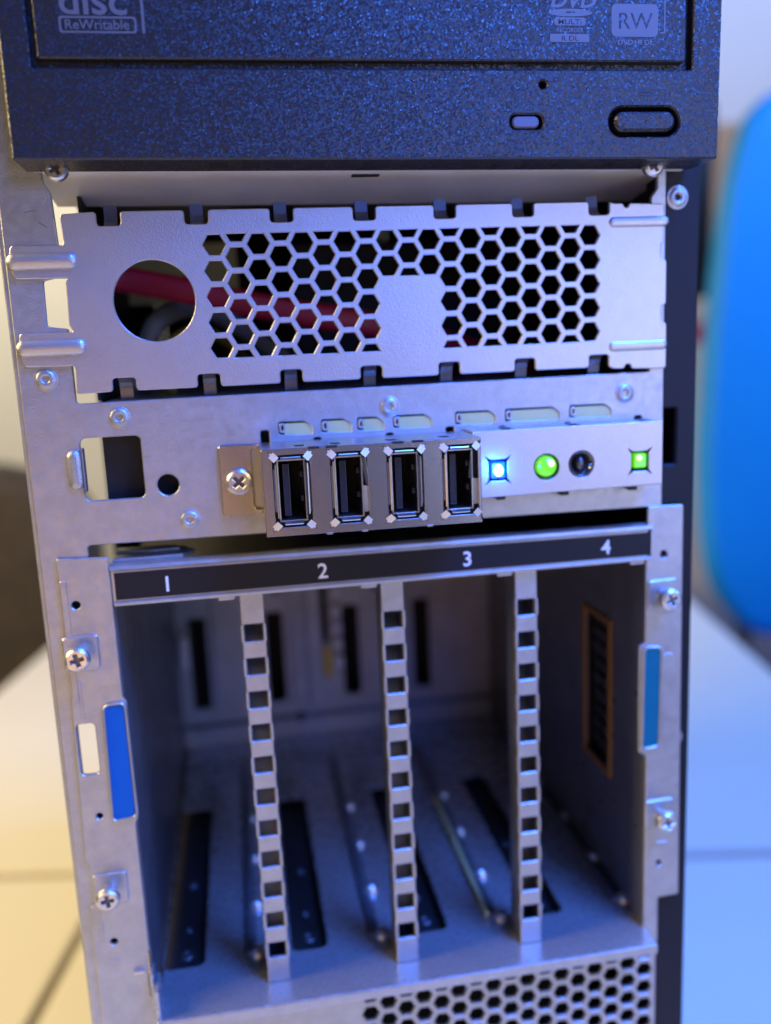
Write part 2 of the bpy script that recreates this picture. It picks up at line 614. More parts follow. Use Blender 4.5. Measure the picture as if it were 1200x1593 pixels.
# cabinet, monitor, carton and door behind on the right
t = thing('white_cabinet', 'pale white cabinet with a small red sticker, between the server and the blue chair', 'cabinet', (950, 1180, -980))
B('carcass', 600, 1500, 1020, 1400, -980, 110, M['white'], t, 3)
for x in (604, 1052):
    B('door', x, x + 444, 1001, 1019, -960, 105, M['white'], t, 2)
B('sticker', 640, 664, 999, 1000.8, 46, 76, M['red'], t)
t = thing('black_speaker', 'narrow black loudspeaker standing on the white cabinet', 'speaker', (640, 1080, 110))
bm = box(bmesh.new(), 606, 690, 1030, 1130, 122, 378, 6)
obj('enclosure', bm, M['black'], t)
B('foot', 610, 684, 1034, 1126, 110.5, 121.8, M['black'], t, 2)
B('grille', 612, 682, 1026, 1029.8, 130, 364, M['dark'], t, 2)
t = thing('wooden_door', 'tan wooden door in the wall behind the blue chair', 'door', (1250, 2290, -980))
B('door_leaf', 1150, 1900, 2280, 2299, -980, 640, M['wood'], t, 2)
B('door_frame', 1080, 1149, 2270, 2299, -980, 700, M['wood'], t, 2)
obj('handle', tube(bmesh.new(), [(1220, 2278, 60), (1220, 2240, 60), (1330, 2236, 60)], 9, 8), M['chrome'], t)

# ================================================================== server chassis
case = thing('server_chassis', 'galvanised steel front of an opened tower server with black right edge', 'server case', (31, 120, -250))

# front sheet with its openings (front face at y = 0)
slots = [(8.6, 16.0), (18.1, 24.8), (26.2, 32.2), (34.4, 43.2), (48.8, 58.2), (60.6, 73.6), (76.1, 86.3)]
nh = [5.5, 17.0, 33.4, 47.4, 59.7, 75.5, 93.0]
bay = [(-33.6, 54.0), (95.7, 54.6), (95.7, 93.6), (97.2, 95.4), (97.2, 141), (-35.5, 141), (-35.5, 98.8), (-34.2, 96.5), (-33.6, 80.2), (-37.6, 79.4), (-37.8, 70.2), (-33.6, 69.6)]
holes = [rpoly(bay, .5, 2), rrect(-33.8, 33.0, -21.2, 46.6, 1.2), circ(-16.2, 35.4, 2.35, 32)]
for a, b in slots:
    holes.append(rpoly([(a, 44.9), (b, 44.6), (b, 46.2), (b - 1.6, 47.6), (a, 47.7)], .6, 3))
for x in nh:
    holes.append(rrect(x - .95, 41.5, x + .95, 44.4 if x > 6 else 46.0, .5, 3)) if not any(a - 1.2 < x < b + 1.2 for a, b in slots) else holes.append(rrect(x - .8, 41.6, x + .8, 43.8, .4, 3))
holes.append(rpoly([(-40.9, -91.6), (-40.9, 20.2), (-34.5, 20.2), (-34.5, 23.2), (96.4, 22.3), (96.4, 20.0), (98.4, 20.0), (98.4, -91.6)], .9, 3))
# ventilation holes in the lower part of the sheet
hp, cw = 5.33, 4.616
for i in range(17):
    for j in range(6):
        x = 22.2 + cw * i
        z = -100.6 - hp * j - (hp / 2 if i % 2 else 0) + 2.4
        h = clip_z(hexagon(x, z, 2.22), -130, -97.9)
        if len(h) > 2 and max(q[1] for q in h) - min(q[1] for q in h) > 1.0:
            holes.append(h)
P('front_panel', rpoly([(-45.3, -249), (99.3, -249), (99.3, 150), (-44.4, 150)], .8, 3), holes, 0.0, 1.0, 0.22, M['galv'], case)
# folded return of the left edge
B('left_return', -45.6, -44.5, 0.6, 13, -249, 150, M['galv'], case, .3)
# black right edge
P('side_trim', rpoly([(99.3, -249), (107.9, -249), (108.3, 150), (99.3, 150)], .4, 3), [rrect(99.6, 32.2, 103.1, 45.6, .3)], 1.05, 9.0, .5, M['black'], case)
B('right_side_panel', 106.2, 107.2, 10.2, 400, -249, 150, M['black'], case)
B('right_inner_wall', 101.5, 102.5, 10.2, 400, -249, 150, M['dark'], case)
B('base_plate', -44, 106, 14, 400, -249, -248, M['galv_dark'], case)
for x in (-36, 88):
    for y in (25, 370):
        B('rubber_foot', x, x + 10, y, y + 14, -249.95, -248.9, M['dark'], case)
B('top_cover', -45, 106, 1.2, 400, 149, 150, M['dark'], case)
B('rear_panel', -44, 101, 399, 400, -247.8, 148.8, M['dark'], case)
# plates behind the beige slots, square window and holes
for a, b in slots:
    bm = bmesh.new()
    plate(bm, rpoly([(a + 1.2, 43.0), (b + .2, 43.0), (b + .2, 46.0), (b - 1.2, 47.3), (a + 1.2, 47.3)], .5, 3), [], 0.35, .5, .1)
    o = obj('locating_plate', bm, M['beige'], case)
    bm = bmesh.new()
    plate(bm, rrect(a + .15, 45.2, a + 1.5, 47.4, .5, 3), [rrect(a + .65, 45.7, a + 1.05, 46.8, .15, 2)], -.12, .6, .12)
    obj('plate_clip', bm, M['galv'], o)
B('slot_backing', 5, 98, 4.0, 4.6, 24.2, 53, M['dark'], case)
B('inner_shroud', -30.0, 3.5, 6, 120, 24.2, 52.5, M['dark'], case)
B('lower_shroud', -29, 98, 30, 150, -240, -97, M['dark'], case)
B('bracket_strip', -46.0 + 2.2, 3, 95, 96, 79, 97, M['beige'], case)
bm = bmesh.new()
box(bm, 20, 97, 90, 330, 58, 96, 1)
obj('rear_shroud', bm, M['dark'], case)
B('bay_light_shield', -31.6, -30.8, 16, 130, 53.7, 148, M['dark'], case)  # unseen wall added to shield the bay interior from the warm light
B('left_light_blocker', -45.4, -44.6, 110, 399, -247.5, 148.5, M['dark'], case)  # added behind the open side to keep the interior dark
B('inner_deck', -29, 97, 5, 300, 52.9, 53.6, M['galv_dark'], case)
# embossed blade left of the square window
bm = bmesh.new()
for i in range(9):
    pass
bump(bm, 35.6, 44.4, 0, 1.9, 1.3, 0.0)
for v in bm.verts:
    v.co = Vector((-35.2 + v.co.z * .9, v.co.y, v.co.x + .0))
obj('latch_emboss', bm, M['galv'], case, smooth=True)
B('latch_blade', -33.9, -33.2, -.9, 1.5, 35.0, 44.5, M['galv_dark'], case, .25)
for x, z in ((-39.2, 59.4), (-25.1, 50.6), (-12.2, 27.3), (33.6, 49.7), (89.6, 49.9)):
    rivet(case, x, z)
rivet(case, 102.6, 93.6, 1.0, 2.2)
rivet(case, 104.0, -38.6, 1.0, 1.9)
for x, z in ((-32.1, 100.6), (94.4, 99.6)):
    screw(case, x, z, -1.5, 2.4, 1.2)
# scratches: fine relief marks on the bare sheet
for (a, b) in (((-39.8, 92.9), (-37.6, 93.3)), ((-37.2, 90.9), (-35.6, 89.9)), ((-35.4, 94.9), (-34.9, 95.6))):
    bm = bmesh.new()
    tube(bm, [(a[0], -.01, a[1]), ((a[0] + b[0]) / 2, -.01, (a[1] + b[1]) / 2 + .12), (b[0], -.01, b[1])], .06, 4)
    obj('scratch', bm, M['contact'], case)

# ================================================================== ventilated bay cover
blank = thing('bay_cover', 'satin steel cover plate with honeycomb holes and a round hole, clipped below the optical drive', 'cover plate', (31, 0, 54.6))
X0, Z0 = -2.37, 85.63
hh = []
for i in range(19):
    x = X0 + cw * i
    for j in range(-1, 6):
        if i % 2 == 0 and (j < 0 or j > 4):
            continue
        z = Z0 - hp * j - (hp / 2 if i % 2 else 0)
        if i in (8, 10) and j > 1 or i == 9 and j > 1:
            continue
        lo, hi = Z0 - 4.5 * hp + .5, Z0 + .5 * hp - .5
        if i == 9 and j == 1:
            lo = Z0 - 1.5 * hp + .5
        h = clip_z(hexagon(x, z, 2.36), lo, hi)
        if len(h) > 2 and max(q[1] for q in h) - min(q[1] for q in h) > .8:
            hh.append(h)
hh.append(circ(-15.5, 74.6, 8.35, 56))
xs = [-23.3 + 17.7 * k for k in range(7)]
top = [(-32.9, 92.4)]
for x in xs:
    top += [(x - 2.4, 92.75), (x - 2.4, 89.9), (x + 2.4, 89.9), (x + 2.4, 92.75)]
top += [(86.3, 92.3), (88.6, 92.3), (88.9, 91.4), (89.8, 91.4), (90.1, 92.3), (98.4, 92.0)]
right = [(98.4, 83.4), (97.7, 83.2), (97.7, 80.0), (99.2, 79.8), (99.2, 69.8), (98.0, 69.6), (98.0, 66.0), (99.4, 65.6), (99.4, 55.2)]
bot = [(91.0, 55.5), (90.6, 56.6), (89.4, 56.6), (89.1, 55.6), (86.4, 55.7)]
for x in reversed(xs):
    bot += [(x + 2.4, 56.2), (x + 2.4, 59.0), (x - 2.4, 59.0), (x - 2.4, 56.2)]
left = [(-33.2, 56.0), (-32.8, 61.9), (-43.0, 62.1), (-43.6, 65.5), (-43.3, 69.0), (-32.4, 68.9), (-33.3, 70.2), (-33.0, 79.2), (-32.3, 79.7), (-43.0, 79.9), (-43.7, 83.3), (-43.1, 86.5), (-32.6, 86.3)]
P('cover_panel', rpoly(top + right + bot + left, .75, 3), hh, -0.9, 0.8, 0.2, M['nickel'], blank)
for z in (83.3, 65.9):
    bm = bmesh.new()
    bump(bm, -44.2, -30.1, z, 1.75, 1.15, -0.88)
    obj('stiffening_rib', bm, M['nickel'], blank, smooth=True)
for z in (88.2, 60.7):
    bm = bmesh.new()
    bump(bm, 85.2, 99.5, z, 1.15, .45, -0.88)
    obj('stiffening_rib', bm, M['nickel'], blank, smooth=True)


def hook(x, z, s):
    bm = bmesh.new()
    prof = [(0.0, z), (.9, z - .25 * s), (1.9, z - 1.0 * s), (2.5, z - 2.2 * s), (2.9, z - 4.6 * s)]
    rows = []
    for y, zz in prof:
        rows.append([bm.verts.new((x + d, y - .2 + o, zz)) for d, o in ((-1.35, 0), (1.35, 0), (1.35, .5), (-1.35, .5))])
    for a, b in zip(rows, rows[1:]):
        for k in range(4):
            bm.faces.new((a[k], a[(k + 1) % 4], b[(k + 1) % 4], b[k]))
    bm.faces.new(rows[0])
    bm.faces.new(rows[-1][::-1])
    return obj('spring_tab', bm, M['galv_dark'], blank)  # darker steel paints in the dark these tabs reflect


for x in xs:
    hook(x, 58.9, 1)
    hook(x, 90.0, -1).location.y = 0.0012

# cables behind the cover
bm = bmesh.new()
pth = smoothpath([(-30.5, 44, 83.8), (-28, 48, 83.4), (-8, 48, 79.0), (14, 50, 73.8), (42, 54, 68.6), (64, 60, 62.5), (80, 66, 58.2), (92, 70, 56.5)])
tube(bm, pth, 3.5, 10, .32)
tag(obj('red_cable', bm, M['red'], None, smooth=True), 'flat red data cable running behind the honeycomb cover', 'cable')
bm = bmesh.new()
tube(bm, smoothpath([(-16, 30, 54.8), (-17, 44, 62), (-15, 60, 68), (-8, 80, 70), (4, 95, 62)]), 1.5, 8)
tag(obj('yellow_wire', bm, M['yellow'], None, smooth=True), 'yellow wire seen low through the round hole of the cover', 'wire')
bm = bmesh.new()
tube(bm, smoothpath([(-30, 60, 54.8), (-24, 62, 66), (-19, 66, 74), (-6, 80, 76), (16, 84, 60)]), 3.0, 8)
tag(obj('grey_wire', bm, M['grey_wire'], None, smooth=True), 'thick grey wire crossing behind the round hole of the cover', 'wire')

# ================================================================== optical drive
drive = thing('optical_drive', 'black textured optical disc drive at the top of the server', 'disc drive', (33, 80, 101))
bev = rpoly([(-38.4, 100.7), (104.9, 99.4), (105.3, 142), (-38.4, 142)], .4, 3)
P('bezel', bev, [rrect(-33.2, 117.0, 98.7, 139, .5), rrect(80.4, 103.9, 96.0, 109.8, 2.9, 8), rrect(59.1, 105.5, 66.1, 108.4, 1.2, 5), circ(66.2, 114.1, .78, 16)],
  -12, 11.5, .35, M['bezel'], drive)
P('tray_door', rrect(-31.9, 118.5, 97.2, 138, .4), [], -12.15, 2.2, .3, M['bezel'], drive)
B('groove_floor', -34, 99.5, -9.9, -9.2, 116.2, 140, M['bezel'], drive)
P('eject_button', rrect(81.5, 104.9, 94.9, 108.8, 1.95, 8), [], -12.5, 9, .55, M['bezel'], drive)
P('activity_light', rrect(59.6, 105.8, 65.3, 108.1, 1.1, 5), [], -11.9, 6, .3, M['frost'], drive)
bm = bmesh.new()
box(bm, 87.0, 89.4, -12.06, -11.98, 112.5, 112.75)
box(bm, 87.0, 89.4, -12.06, -11.98, 111.9, 112.05)
obj('eject_mark', bm, M['dark'], drive)
bm = box(bmesh.new(), -37.2, 103.4, -.45, 24, 100, 140, .2)
for v in bm.verts:                      # the case bottom drops slightly behind its front edge, shaped to catch more light
    if v.co.z < 110:
        v.co.z += .78 - .00907 * (v.co.x + 38.4) - .13 * (v.co.y + .45)
obj('drive_case', bm, M['case'], drive)
B('drive_body', -37, 103.2, 24.1, 88, 101.2, 140, M['galv_dark'], drive, .4)  # dark steel stands for the shade deeper under the drive
B('case_slot', 28.0, 34.0, 2.0, 4.2, 99.55, 100.6, M['dark'], drive)
for k in range(16):
    x = -2 + 6.6 * k
    B('vent_slot', x, x + 3.6, -9.6, -3.4, 100.7 - .00907 * (x + 40.2) - .03, 101.6, M['dark'], drive)
# printed emblems
bm = bmesh.new()
text_bm(bm, 'disc', -27.3, 126.2, 7.2, -12.17, .03, sx=1.12, bold=.10)
plate(bm, rrect(-27.4, 122.9, -13.4, 125.8, .5), [rrect(-27.0, 123.25, -13.8, 125.45, .4)], -12.2, .03, 0)
text_bm(bm, 'ReWritable', -26.5, 123.6, 2.35, -12.17, .03, sx=1.07, bold=.02)
box(bm, -12.4, -11.9, -12.2, -12.17, 123.0, 131)
obj('disc_logo', bm, M['print'], drive)
bm = bmesh.new()
text_bm(bm, 'DVD', 67.6, 128.6, 4.0, -12.17, .03, sx=1.15, shear=.25, bold=.10)
plate(bm, [(72 + 4.7 * math.cos(a * math.pi / 16), 127.6 + .72 * math.sin(a * math.pi / 16)) for a in range(32)],
      [[(72 + 1.1 * math.cos(a * math.pi / 8), 127.65 + .17 * math.sin(a * math.pi / 8)) for a in range(16)]], -12.2, .03, 0)
plate(bm, rrect(68.6, 125.2, 75.2, 126.7, .5), [], -12.2, .03, 0)
text_bm(bm, 'RECORDER', 71.9, 123.95, 1.15, -12.17, .03, 'CENTER', sx=.98, bold=.015)
plate(bm, rrect(67.7, 122.1, 76.0, 123.6, .1), [], -12.2, .03, 0)
lg = obj('dvd_logo', bm, M['print'], drive)
bm = bmesh.new()
text_bm(bm, 'MULTI', 71.9, 125.45, 1.35, -12.2, .02, 'CENTER', sx=1.35, bold=.02)
text_bm(bm, 'R DL', 71.9, 122.35, 1.35, -12.2, .02, 'CENTER', sx=1.3, bold=.02)
obj('logo_lettering', bm, M['bezel'], lg)
bm = bmesh.new()
plate(bm, rrect(80.8, 123.2, 90.9, 129.4, 1.0), [], -12.2, .03, 0)
plate(bm, rpoly([(81.8, 129.9), (81.8, 131.5), (92.5, 131.5), (92.5, 123.9), (91.3, 123.9), (91.3, 124.15), (92.2, 124.15), (92.2, 131.2), (82.1, 131.2), (82.1, 129.9)], .06, 2), [], -12.2, .03, 0)
text_bm(bm, 'DVD+R DL', 86.0, 121.7, 1.35, -12.17, .03, 'CENTER', sx=1.2, bold=.02)
lg = obj('rw_logo', bm, M['print'], drive)
bm = bmesh.new()
text_bm(bm, 'RW', 85.85, 124.7, 4.4, -12.2, .02, 'CENTER', sx=1.05)
obj('logo_lettering', bm, M['bezel'], lg)

# ================================================================== front connector module
io = thing('connector_module', 'steel front module with four upright USB sockets and indicator lights', 'connector panel', (45, 0, 27))
YU = -16.0
P('bracket', rpoly([(-4.9, 27.6), (3.9, 27.5), (3.9, 28.8), (2.2, 28.9), (2.2, 42.1), (3.9, 42.2), (3.9, 43.3), (-4.9, 43.4)], .9, 4), [circ(-.9, 35.2, 2.2, 24)], -1.0, .9, .2, M['housing'], io)
screw(io, -.9, 35.3, -1.0, 2.95, 0, .75)
pc = [(9.95, 34.65), (21.85, 34.6), (33.7, 34.55), (45.55, 34.55)]


def starhole(cx, cz, w, h, slit):
    """rectangular window with the four diagonal relief cuts of a folded corner"""
    a = .22
    out = []
    for sx, sz in ((1, -1), (1, 1), (-1, 1), (-1, -1)):
        c = (cx + sx * w, cz + sz * h)
        t_ = (cx + sx * (w + slit), cz + sz * (h + slit))
        p1 = (c[0] - (0 if sx * sz > 0 else sx * a * 2), c[1] - (sz * a * 2 if sx * sz > 0 else 0))
        p2 = (c[0] - (sx * a * 2 if sx * sz > 0 else 0), c[1] - (0 if sx * sz > 0 else sz * a * 2))
        out += [p1, t_, p2]
    return out


P('socket_housing_face', rpoly([(4.0, 25.3), (50.2, 25.1), (50.2, 43.45), (4.0, 43.5)], .25, 2),
  [starhole(x, z, 3.85, 7.55, .75) for x, z in pc], YU, .5, .12, M['housing'], io)
bm = bmesh.new()
# top wall with the little latch cut-outs, bottom, sides
box(bm, 4.1, 50.1, YU + .5, -.05, 42.95, 43.45, .1)
box(bm, 4.1, 50.1, YU + .5, -.05, 25.25, 25.75, .1)
box(bm, 4.05, 4.55, YU + .5, -.05, 25.8, 42.9, .1)
box(bm, 49.65, 50.15, YU + .5, -.05, 25.8, 42.9, .1)
obj('socket_housing', bm, M['housing'], io)
for x in (11.4, 19.0, 31.0, 42.6):
    bm = bmesh.new()
    plate(bm, [(x, -12.2), (x + 1.7, -12.2), (x + 1.7, -9.8), (x - .4, -9.8)], [], 0, .05, 0)
    for v in bm.verts:
        v.co = Vector((v.co.x, v.co.z, 43.47 + v.co.y))
    obj('housing_cutout', bm, M['dark'], io)
for x in (13.6, 17.3, 31.2, 35.4):
    B('edge_notch', x, x + 2.4, YU - .03, YU + 1.3, 43.1, 43.52, M['dark'], io)
for x in (16.5, 24, 38):
    B('edge_tab', x, x + 1.2, YU - .15, YU + .3, 25.0, 25.4, M['shell'], io, .05)


def usb(cx, cz, bent):
    """an upright USB-A socket: steel shell, sprung lips, corner flaps, tongue and contacts"""
    w, h = 2.62, 6.2
    bm = bmesh.new()
    y0, y1 = YU + .9, -1.5
    for (x0, x1, z0, z1) in ((-w - .3, -w, -h - .3, h + .3), (w, w + .3, -h - .3, h + .3), (-w, w, h, h + .3), (-w, w, -h - .3, -h)):
        box(bm, cx + x0, cx + x1, y0, y1, cz + z0, cz + z1)
    port = obj('usb_socket', bm, M['shell'], io)

    def quad(name, pts, mtl, th=.22):
        bm = bmesh.new()
        a = [Vector(p) for p in pts]
        nrm = (a[1] - a[0]).cross(a[2] - a[0]).normalized()
        if nrm.y > 0:
            nrm = -nrm
        f = [bm.verts.new(p) for p in a]
        b = [bm.verts.new(p - nrm * th) for p in a]
        bm.faces.new(f)
        bm.faces.new(b[::-1])
        for i in range(len(a)):
            j = (i + 1) % len(a)
            bm.faces.new((f[i], b[i], b[j], f[j]))
        return obj(name, bm, mtl, port)
    ya, yb = YU + .95, YU - .05      # lip root on the shell, lip front edge
    # top and bottom lips
    quad('lip', [(cx - 2.0, yb, cz + h + .72), (cx + 2.0, yb, cz + h + .72), (cx + 2.15, ya, cz + h + .15), (cx - 2.15, ya, cz + h + .15)], M['shell'])
    quad('lip', [(cx - 1.9, yb, cz - h - .66), (cx + 1.9, yb, cz - h - .66), (cx + 2.1, ya, cz - h - .1), (cx - 2.1, ya, cz - h - .1)], M['shell'])
    # left lip
    quad('lip', [(cx - w - .52, yb, cz + 5.6), (cx - w - .46, yb, cz - 5.5), (cx - w - .1, ya, cz - 5.9), (cx - w - .1, ya, cz + 6.0)], M['shell'])
    # right lip: whole, bent outwards half way, or split in two
    if bent == 0:
        quad('lip', [(cx + w + .66, yb, cz + 5.6), (cx + w + .58, yb, cz - 5.0), (cx + w + .1, ya, cz - 5.6), (cx + w + .1, ya, cz + 6.0)], M['shell'])
    else:
        s = 1 if bent == 1 else -1
        quad('lip', [(cx + w + .75 * s - (0 if s > 0 else -.45), yb, cz + 6.0), (cx + w + (1.5 if s > 0 else -.2), yb, cz + .3), (cx + w + (.9 if s > 0 else -.7), ya, cz + .3), (cx + w + .05, ya, cz + 6.3)], M['shell'])
        quad('lip', [(cx + w + 1.05, yb, cz + .1), (cx + w + 1.05, yb, cz - 5.3), (cx + w + .2, ya, cz - 5.6), (cx + w + .2, ya, cz + .1)], M['shell'])
    # corner flaps
    for sx in (-1, 1):
        for sz in (-1, 1):
            c = Vector((cx + sx * 3.65, YU - .2, cz + sz * 7.3))
            d = Vector((sx * .7071, 0, sz * .7071))
            p = Vector((sx * .7071, 0, -sz * .7071))
            L, W = .95, .72
            o1 = c + d * L + Vector((0, .35, 0))
            i1 = c - d * L + Vector((0, -.40, 0))
            quad('corner_flap', [o1 + p * W, o1 - p * W, i1 - p * W, i1 + p * W], M['flap'], .08)
    # knurled side springs between shell and housing
    if bent != 2 or True:
        B('side_spring', cx - 3.72, cx - 3.15, YU + .75, YU + 1.0, cz - 4.3, cz + 4.6, M['knurl'], port)
        if bent == 0:
            B('side_spring', cx + 3.3, cx + 3.75, YU + .75, YU + 1.0, cz - 4.6, cz + 4.9, M['knurl'], port)
    B('tongue', cx - 1.75, cx - .35, YU + 2.4, -2, cz - 5.6, cz + 5.4, M['tongue'], port, .15)
    B('socket_floor', cx - w, cx + w, -2.2, -1.8, cz - h, cz + h, M['dark'], port)
    for z in (3.2, -1.9):
        B('contact_spring', cx + 1.75, cx + 2.5, YU + 2.2, YU + 6, cz + z - .65, cz + z + .65, M['tongue'], port, .25)
    return port


for (x, z), b in zip(pc, (0, 1, 0, 2)):
    usb(x, z, b)
B('socket_backing', 4.6, 49.6, YU + 3.2, YU + 3.4, 25.8, 42.9, M['dark'], io) if False else None
bm = bmesh.new()
plate(bm, rrect(4.6, 25.8, 49.6, 42.9, .01), [rrect(x - 2.9, z - 6.45, x + 2.9, z + 6.45, .01) for x, z in pc], YU + 1.6, .2, 0)
obj('socket_backing', bm, M['dark'], io)

YL = -8.0
P('indicator_plate', rpoly([(50.6, 28.8), (95.3, 29.2), (95.3, 43.75), (50.6, 43.75)], .3, 2),
  [starhole(56.2, 34.9, 2.15, 2.4, .9), circ(67.5, 34.9, 3.0, 40), circ(75.75, 35.0, 3.05, 40), starhole(89.8, 34.75, 2.1, 2.3, .8)], YL, .8, .15, M['nickel'], io)
bm = bmesh.new()
box(bm, 50.7, 95.2, YL + .8, -.05, 43.1, 43.7, .1)
box(bm, 50.7, 95.2, YL + .8, -.05, 28.9, 29.4, .1)
box(bm, 94.6, 95.25, YL + .8, -.05, 29.5, 43.0, .1)
obj('indicator_housing', bm, M['galv'], io)
for x in (59.5, 75.3, 92.4):
    B('housing_notch', x - 1.6, x + 1.0, YL + 1.2, YL + 5.5, 43.55, 43.76, M['dark'], io)
for x in (58.3, 73.6, 90.5):
    B('lower_notch', x - 1.0, x + 1.0, -3.2, -.2, 27.2, 28.7, M['dark'], io, .2)
P('indicator_backing', rrect(51, 29.5, 94.5, 43.0, .01), [], YL + 2.6, .3, 0, M['dark'], io)
bm = box(bmesh.new(), 54.5, 57.9, YL - .25, YL + 2.4, 33.0, 36.8, .45)
led = obj('blue_light', bm, M['blue_led'], io, smooth=False)
bm = bmesh.new()
lathe(bm, [(1.05, YL - .2), (1.0, YL - .55), (.7, YL - .85), (0, YL - .95)], 56.2, 34.9, 20)
for v in bm.verts:
    v.co.z = 35.0 + (v.co.z - 35.0) * 1.3
obj('light_spot', bm, M['blue_core'], led, smooth=True)
ld = bpy.data.lights.new('indicator_glow', 'POINT')
ld.energy, ld.color, ld.shadow_soft_size = 0.02, (0.01, 0.10, 1.0), 0.0012
lo_ = bpy.data.objects.new('indicator_glow', ld)
COL.objects.link(lo_)
lo_.location = Vector((56.2, YL - 2.6, 35.0)) * U
bm = bmesh.new()
lathe(bm, [(2.35, YL + 2.4), (2.4, YL + .9), (2.25, YL + .1), (1.75, YL - .55), (.95, YL - .95), (0, YL - 1.05)], 67.6, 34.95, 36)
obj('green_button', bm, M['green_lamp'], io, smooth=True)
M['green_core'] = mat('green_lens_highlight', (0.5, 0.9, 0.3), 0.3, emit=(0.62, 1.0, 0.22), estr=1.6)  # glowing patch added as the bright highlight on the green lenses
btn = bpy.data.objects['green_button']
bm = bmesh.new()
lathe(bm, [(.95, YL - .60), (.8, YL - .92), (.45, YL - 1.04), (0, YL - 1.08)], 68.2, 35.6, 20)
obj('light_spot', bm, M['green_core'], btn, smooth=True)
bm = bmesh.new()
lathe(bm, [(3.0, YL + .75), (2.75, YL + .2), (2.6, YL + .9), (2.55, YL + 2.4)], 67.5, 34.9, 36)
obj('button_ring', bm, M['clear'], io, smooth=True)
bm = bmesh.new()
lathe(bm, [(3.05, YL + .6), (2.85, YL + .05), (2.5, YL + .4), (1.7, YL + 1.6), (1.15, YL + 2.2)], 75.75, 35.0, 36)
ring = obj('dark_button', bm, M['clear'], io, smooth=True)
bm = bmesh.new()
lathe(bm, [(1.0, YL + 2.4), (1.0, YL + 1.1), (.7, YL + .5), (0, YL + .3)], 75.8, 35.0, 20)
for v in bm.verts:
    v.co.z = 35.0 + (v.co.z - 35.0) * 1.7
obj('button_window', bm, M['contact'], ring, smooth=True)
bm = box(bmesh.new(), 88.35, 91.5, YL - .1, YL + 2.4, 33.1, 36.6, .5)
gl = obj('green_light', bm, M['green_led'], io)
bm = bmesh.new()
lathe(bm, [(.75, YL), (.65, YL - .2), (.35, YL - .3), (0, YL - .32)], 89.6, 35.5, 20)
obj('light_spot', bm, M['green_core'], gl, smooth=True)

# ================================================================== drive cage
cage = thing('drive_cage', 'open steel cage of four numbered drive bays, below the connector module', 'drive cage', (32, 70, -91))
# front rail with bent-over top
bm = bmesh.new()
plate(bm, rpoly([(-30.2, 9.9), (96.4, 9.7), (96.4, 18.0), (-30.2, 18.5)], .3, 2), [], -1.0, 1.0, .25)
obj('front_rail', bm, M['galv'], cage)
bm = bmesh.new()
vs = [(-30.2, -1.0, 17.2), (-30.2, -1.55, 17.6), (-30.2, -1.3, 18.35), (-30.2, -.4, 18.75), (-30.2, 1.5, 18.75), (-30.2, 1.5, 18.0), (-30.2, 0.0, 18.0)]
a = [bm.verts.new(v) for v in vs]
b = [bm.verts.new((96.4, v[1], v[2] - .45)) for v in vs]
for i in range(len(vs)):
    j = (i + 1) % len(vs)
    bm.faces.new((a[i], a[j], b[j], b[i]))
bm.faces.new(a)
bm.faces.new(b[::-1])
obj('rail_lip', bm, M['galv'], cage)
bm = bmesh.new()
box(bm, -30, 96.2, -1.7, 0.0, 9.4, 10.35, .3)
obj('rail_lower_lip', bm, M['galv'], cage)
strip = P('label_strip', rpoly([(-29.4, 10.75), (95.8, 10.7), (95.8, 16.3), (-29.4, 16.8)], .1, 2), [], -1.25, .2, .04, M['label'], cage)
for s, x in (('1', -18.2), ('2', 16.4), ('3', 50.3), ('4', 84.5)):
    bm = bmesh.new()
    text_bm(bm, s, x, 11.85, 4.9, -1.3, .03, 'CENTER', bold=.05)
    obj('bay_number', bm, M['white_print'], strip)
for x in (-5.6, 26.8, 59.3, 92.6):
    B('rail_tab', x - 1.9, x + 1.9, -1.2, -.4, 8.5, 9.6, M['galv'], cage, .3)
# left and right flanges
lf = rpoly([(-41.2, 21.0), (-30.3, 20.4), (-30.2, -12.0), (-29.5, -13.0), (-29.6, -41.8), (-30.3, -42.6), (-30.2, -76.0), (-31.0, -77.0), (-30.9, -88.0), (-29.4, -90.6),
            (-29.4, -249 + 150), (-42.6, -99), (-42.6, -63), (-41.6, -62), (-41.6, -52), (-42.4, -51), (-41.4, -10), (-40.2, -5.5), (-41.2, -4)], .5, 2)
P('left_flange', lf, [circ(-38.1, 10.3, .95, 18), circ(-38.1, -40.0, .75, 16), circ(-38.0, -72.3, .85, 16), rrect(-41.0, -29.6, -36.9, -17.3, 1.0)], -1.0, .9, .22, M['galv'], cage)
B('left_flange_backing', -36.4, -31.5, 1.4, 2.0, -83, 19.8, M['dark'], cage)  # dark strips added so the small flange holes stay dark
for z0, z1 in ((-83, -30.8), (-16.2, 19.8)):
    B('left_flange_backing', -41.8, -36.6, 1.4, 2.0, z0, z1, M['dark'], cage)
rf = rpoly([(95.3, 22.6), (104.4, 22.4), (104.9, -81.8), (99.2, -82), (99.2, -95), (96.0, -96.5), (93.6, -92.0), (95.3, -90), (95.5, -41.6), (93.5, -40.6), (93.4, -12.4), (94.9, -11.6), (94.9, 9)], .45, 2)
P('right_flange', rf, [circ(99.5, 10.5, .95, 18), circ(99.3, -72.0, .8, 16)], -1.0, .9, .22, M['galv'], cage)
B('right_flange_backing', 97.5, 104, 0.2, .9, -81, 20, M['dark'], cage)
